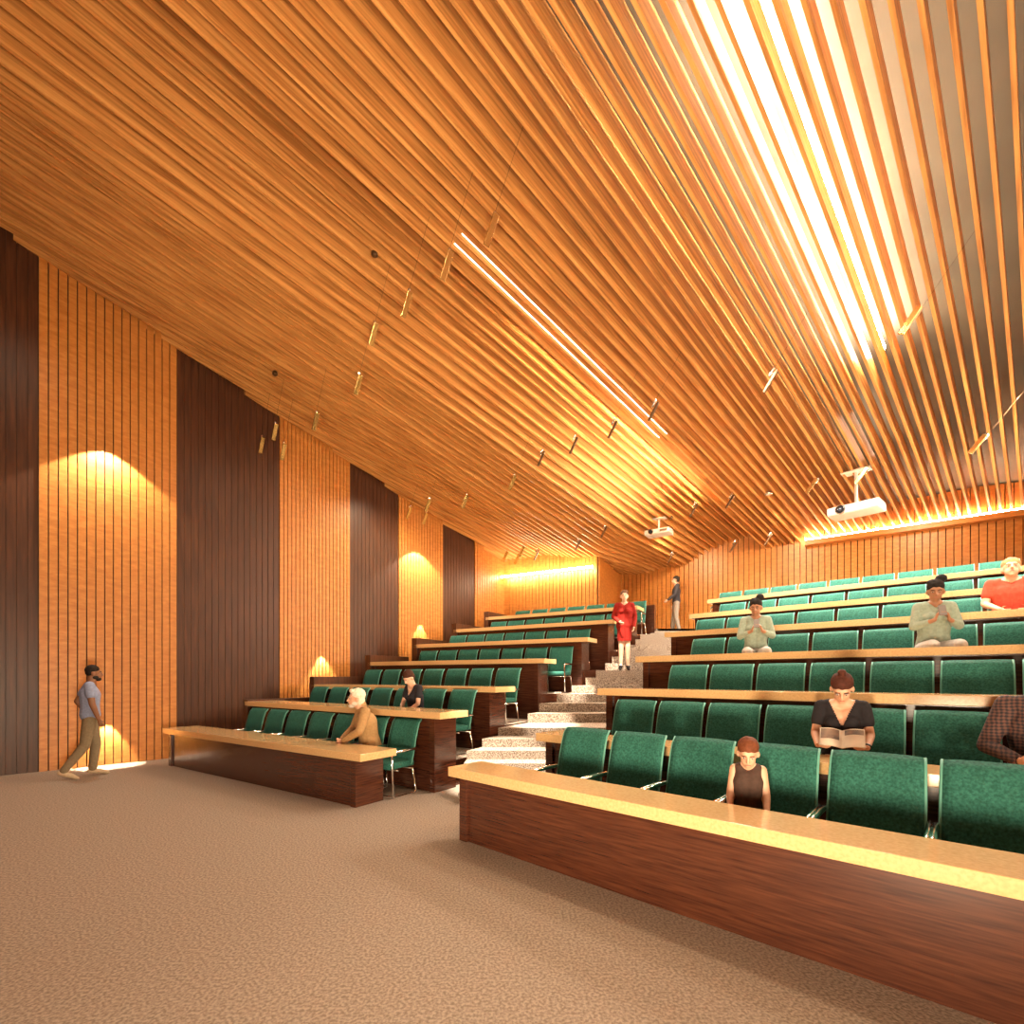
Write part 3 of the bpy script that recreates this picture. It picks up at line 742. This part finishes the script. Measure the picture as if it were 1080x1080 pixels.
# ---------------------------------------------------------------- projectors
def projector(px, py, ytop, width, label, yaw):
    t = 2.
    while t < 24:      # depth where the mount meets the ceiling
        p = on_ray(px, ytop, t)
        if p.z > zc(p.x, p.y) + .02: break
        t += .02
    top = on_ray(px, ytop, t); z = H + (HY - py) / F * t
    root = empty('projector', (top.x, top.y, z), yaw); tag(root, label, 'projector', 'ceiling projectors')
    w_ = width; d = w_ * .62; h_ = w_ * .20
    mb = MB(); mb.box((0, 0, 0), (w_, d, h_)); b = mb.build('housing', M['white'], root, bevel=w_ * .045, smooth=True)
    mb = MB(); mb.tube([(0, 0, h_ / 2), (0, 0, top.z - z)], w_ * .035, 12); mb.build('pole', M['white'], root, smooth=True)
    mb = MB(); mb.box((0, 0, top.z - z - .01), (w_ * .55, w_ * .30, .025)); mb.build('ceiling_plate', M['white'], root, bevel=.004)
    mb = MB(); mb.box((0, 0, h_ / 2 + .012), (w_ * .3, w_ * .2, .03)); mb.build('mount', M['white'], root, bevel=.003)
    lx = -w_ * .22; yf = -d / 2
    mb = MB(); mb.tube([(lx, yf + .02, .0), (lx, yf - .045, .0), (lx, yf - .05, .0)], [h_ * .46, h_ * .44, h_ * .36], 20); l_ = mb.build('lens_barrel', M['black'], root, smooth=False)
    mb = MB(); mb.tube([(lx, yf - .046, .0), (lx, yf - .06, 0), (lx, yf - .066, 0)], [h_ * .26, h_ * .24, h_ * .05], 20); mb.build('lens', M['glass_dark'], l_, smooth=True)
    mb = MB(); mb.tube([(lx, yf + .01, .0), (lx, yf - .03, .0)], h_ * .52, 20); mb.build('lens_ring', M['silver'], l_)
    for i in range(6):
        pass
    mb = MB(); mb.box((w_ * .26, yf - .001, 0), (w_ * .28, .004, h_ * .45)); g = mb.build('vent', M['silver'], root)
projector(903, 538, 497, .98, 'large white projector on a ceiling pole above the right rows', R(-50))
projector(695, 562, 547, .72, 'small white projector on a ceiling pole above the stairs', R(-34))
# ---------------------------------------------------------------- lights
WARM = (1., .70, .38); WARM2 = (1., .80, .55); WHITE = (1., .9, .74)
def spot(loc, aim, power, size=60, blend=.6, col=WARM, rad=.04):
    l = bpy.data.lights.new('spot_lamp', 'SPOT'); l.energy = power; l.spot_size = R(size); l.spot_blend = blend; l.color = col; l.shadow_soft_size = rad
    o = bpy.data.objects.new('spot_lamp', l); C.objects.link(o); o.location = loc
    o.rotation_euler = (Vector(aim) - Vector(loc)).to_track_quat('-Z', 'Y').to_euler(); return o
def area(loc, aim, power, sx, sy, col=WARM, rot=None):
    l = bpy.data.lights.new('area_lamp', 'AREA'); l.shape = 'RECTANGLE'; l.size = sx; l.size_y = sy; l.energy = power; l.color = col
    o = bpy.data.objects.new('area_lamp', l); C.objects.link(o); o.location = loc
    o.rotation_euler = (Vector(aim) - Vector(loc)).to_track_quat('-Z', 'Y').to_euler(); return o
def strip(a, b, r, mat, name='light_strip', parent=None):
    mb = MB(); mb.tube([a, b], r, 8); return mb.build(name, mat, parent)
# scallops on the left wall
def wall_pt(px):
    k = (px - CX) / F
    t = (k * WL0[1] - WL0[0]) / (WLD[0] - k * WLD[1]); return t, along(WL0, WLD, t)
def scallop(px, py, power, off, size, blend=.35, col=WHITE, tilt=0.):
    t, p = wall_pt(px); z = H + (HY - py) / F * p[1]
    q = along(p, WLN, off + .06)
    aim = (q[0] - WLN[0] * tilt, q[1] - WLN[1] * tilt, z - 1)
    spot((q[0], q[1], z + off / math.tan(R(size / 2)) ), aim, power, size, blend, col, .02)
scallop(112, 478, 230, .34, 104, .2)
scallop(112, 765, 160, .12, 62, .2)
scallop(338, 693, 160, .12, 62, .2)
scallop(438, 583, 230, .36, 104, .2)
scallop(442, 660, 120, .12, 62, .2)
# linear lamps in the ceiling
def tube_uv(u, v0, v1, dz, mat, r=.03, name='linear_lamp'):
    a = xy(u, v0); b = xy(u, v1)
    return strip((a[0], a[1], zc(*xy(u - .1, v0)) + dz), (b[0], b[1], zc(*xy(u - .1, v1)) + dz), r, mat, name)
E1 = emit('lamp_white', (1., .86, .62), 60.)
E3 = emit('lamp_recess', (1., .80, .50), 110.)
E4 = emit('lamp_recess_dim', (1., .80, .50), 45.)
E5 = emit('lamp_soft', (1., .86, .62), 7.)
E6 = emit('fin_glint', (1., .86, .66), 5.)  # glow for the highlights imitated along two fin edges
E2 = emit('lamp_cove', (1., .80, .52), 90.)
ll = tube_uv(-5.90, 5.6, 8.1, -.14, E4, .02, 'recess_lamp'); tag(ll, 'dim front end of the lamp row tucked in the ceiling recess', 'lamp')
ll = tube_uv(-5.90, 8.2, 12.6, -.14, E3, .022); tag(ll, 'bright linear lamp tucked in the ceiling recess above the middle rows', 'lamp')
ll = tube_uv(-1.9, 4.2, 10.2, .46, E1, .06); tag(ll, 'bright linear lamp above the timber fins over the right rows', 'lamp')
ll = tube_uv(-2.5, 11.6, 13.3, .45, E5, .03); tag(ll, 'short bright lamp above the fins near the big projector', 'lamp')
for u_ in (-5.36, -5.54):  # glowing strips added as highlights on the fin edges, not lamps
    ll = tube_uv(u_, 3.9, 9.2, -.012, E6, .007, 'glint_strip'); tag(ll, 'thin glowing glint added along a middle ceiling fin, %s of the pair' % ('right-hand' if u_ > -5.4 else 'left-hand'), 'lamp', 'added glints on the ceiling')
# added unseen spots beaming glow into the recess between the ceiling waves
for i in range(6):
    v_ = 8.0 + i * .95
    a_ = xy(-3.0, v_); b_ = xy(-7.0, v_)
    spot((a_[0], a_[1], zc(*a_) - 3.3), (b_[0], b_[1], zc(*b_)), (260, 620, 1150, 1250, 850, 350)[i], 30, 1., WHITE, .03)
# cove ledge on the rear right wall
mb = MB(); tl0 = px_on(B3, d34, 850)
mb.obox(B3, d34, n34, tl0, l34, .07, .34, 5.42, 5.56); tag(mb.build('trim_1', M['wall_oak']), kind='structure')
a = along(B3, d34, tl0, n34, .2); b = along(B3, d34, l34 - .1, n34, .2)
ll = strip((a[0], a[1], 5.6), (b[0], b[1], 5.6), .025, E2); tag(ll, 'warm light strip lying on the ledge above the rear right wall', 'lamp')
# strip washing the rear left wall
a = along(B1, d12, .05, n12, .32); b = along(B1, d12, l12 - .05, n12, .32)
ll = strip((a[0], a[1], 5.0), (b[0], b[1], 5.0), .03, emit('lamp_wash', (1., .82, .55), 62.)); tag(ll, 'glowing warm strip washing the rear left wall', 'lamp')
# downlights over the stairs, aimed at the foot of each flight
for (x, y, z, p, sz) in ((-.10, 6.9, .5, 9000, 13), (.55, 8.5, .8, 9000, 11), (1.25, 10.0, 1.4, 9000, 9), (2.40, 11.05, 1.85, 5000, 7)):
    lx_, ly_ = x - .4, y - 2.6
    spot((lx_, ly_, zc(lx_, ly_) - .1), (x, y, z), p, sz, .5, WHITE, .03)
# general downlighting, added as fill without fixtures
for (x, y, p, c_) in ((-6, 6, 90, WARM2), (-3, 8.5, 110, WARM2), (-2.5, 12, 250, WARM2), (1, 13, 250, WARM2), (3, 8, 350, WHITE), (6, 9, 1000, WHITE), (8.5, 8, 1100, WHITE), (3.5, 4.5, 250, WARM2), (-1.5, 3.5, 180, WARM2), (6.3, 12.2, 800, WHITE), (5, 3, 250, WARM2), (-.5, 9.5, 200, WARM2)):
    spot((x, y, zc(x, y) - .15), (x, y, 0), p, 150, .8, c_, .12)
for (a_, b_, p_, z_) in (((4.6, 4.3), (7.0, 8.6, 2.4), 1900, 62), ((7.2, 3.2), (9.0, 7.5, 3.0), 450, 60), ((3.2, 6.5), (5.4, 10.8, 3.0), 1500, 45)):
    spot((a_[0], a_[1], zc(*a_) - .3), b_, p_, z_, .8, WHITE, .08)
for t_ in (2.5, 5.5, 8.5):  # further added spots, brightening the rear right wall
    a_ = along(B3, d34, t_, n34, 2.6); b_ = along(B3, d34, t_); spot((a_[0], a_[1], zc(*a_) - .15), (b_[0], b_[1], 3.6), 150, 110, .8, WARM2, .1)
# unseen spots added to brighten the ceiling
for (loc, aim, p, sz) in (((1.2, -1.6, .5), (-5.5, 7, 8.0), 1050, 120), ((3.2, -2.6, .5), (-1, 9, 7.), 1050, 115), ((-1.0, -1.1, .4), (2.5, 8, 6.6), 1250, 110), ((9.3, 3.2, 4.9), (-6, 9, 7.2), 500, 120), ((12.0, 7.0, 4.9), (0, 15, 5.6), 1500, 110)):
    spot(loc, aim, p, sz, .9, WARM2, .3)
w = bpy.data.worlds.new('World'); SC.world = w; w.use_nodes = True
w.node_tree.nodes['Background'].inputs[0].default_value = (1, .8, .6, 1); w.node_tree.nodes['Background'].inputs[1].default_value = .3

# ---------------------------------------------------------------- camera
cam = bpy.data.cameras.new('camera'); co = bpy.data.objects.new('camera', cam); C.objects.link(co)
cam.sensor_width = 36; cam.lens = 36 * F / 1080; cam.shift_y = (HY - 540) / 1080
co.location = (0, 0, H); co.rotation_euler = (math.pi / 2, 0, 0); SC.camera = co
cam.clip_start = .05
SC.view_settings.view_transform = 'Standard'; SC.view_settings.look = 'None'; SC.view_settings.gamma = 1; SC.view_settings.exposure = .8; SC.view_settings.use_curve_mapping = False
SC.cycles.max_bounces = 8; SC.cycles.diffuse_bounces = 5
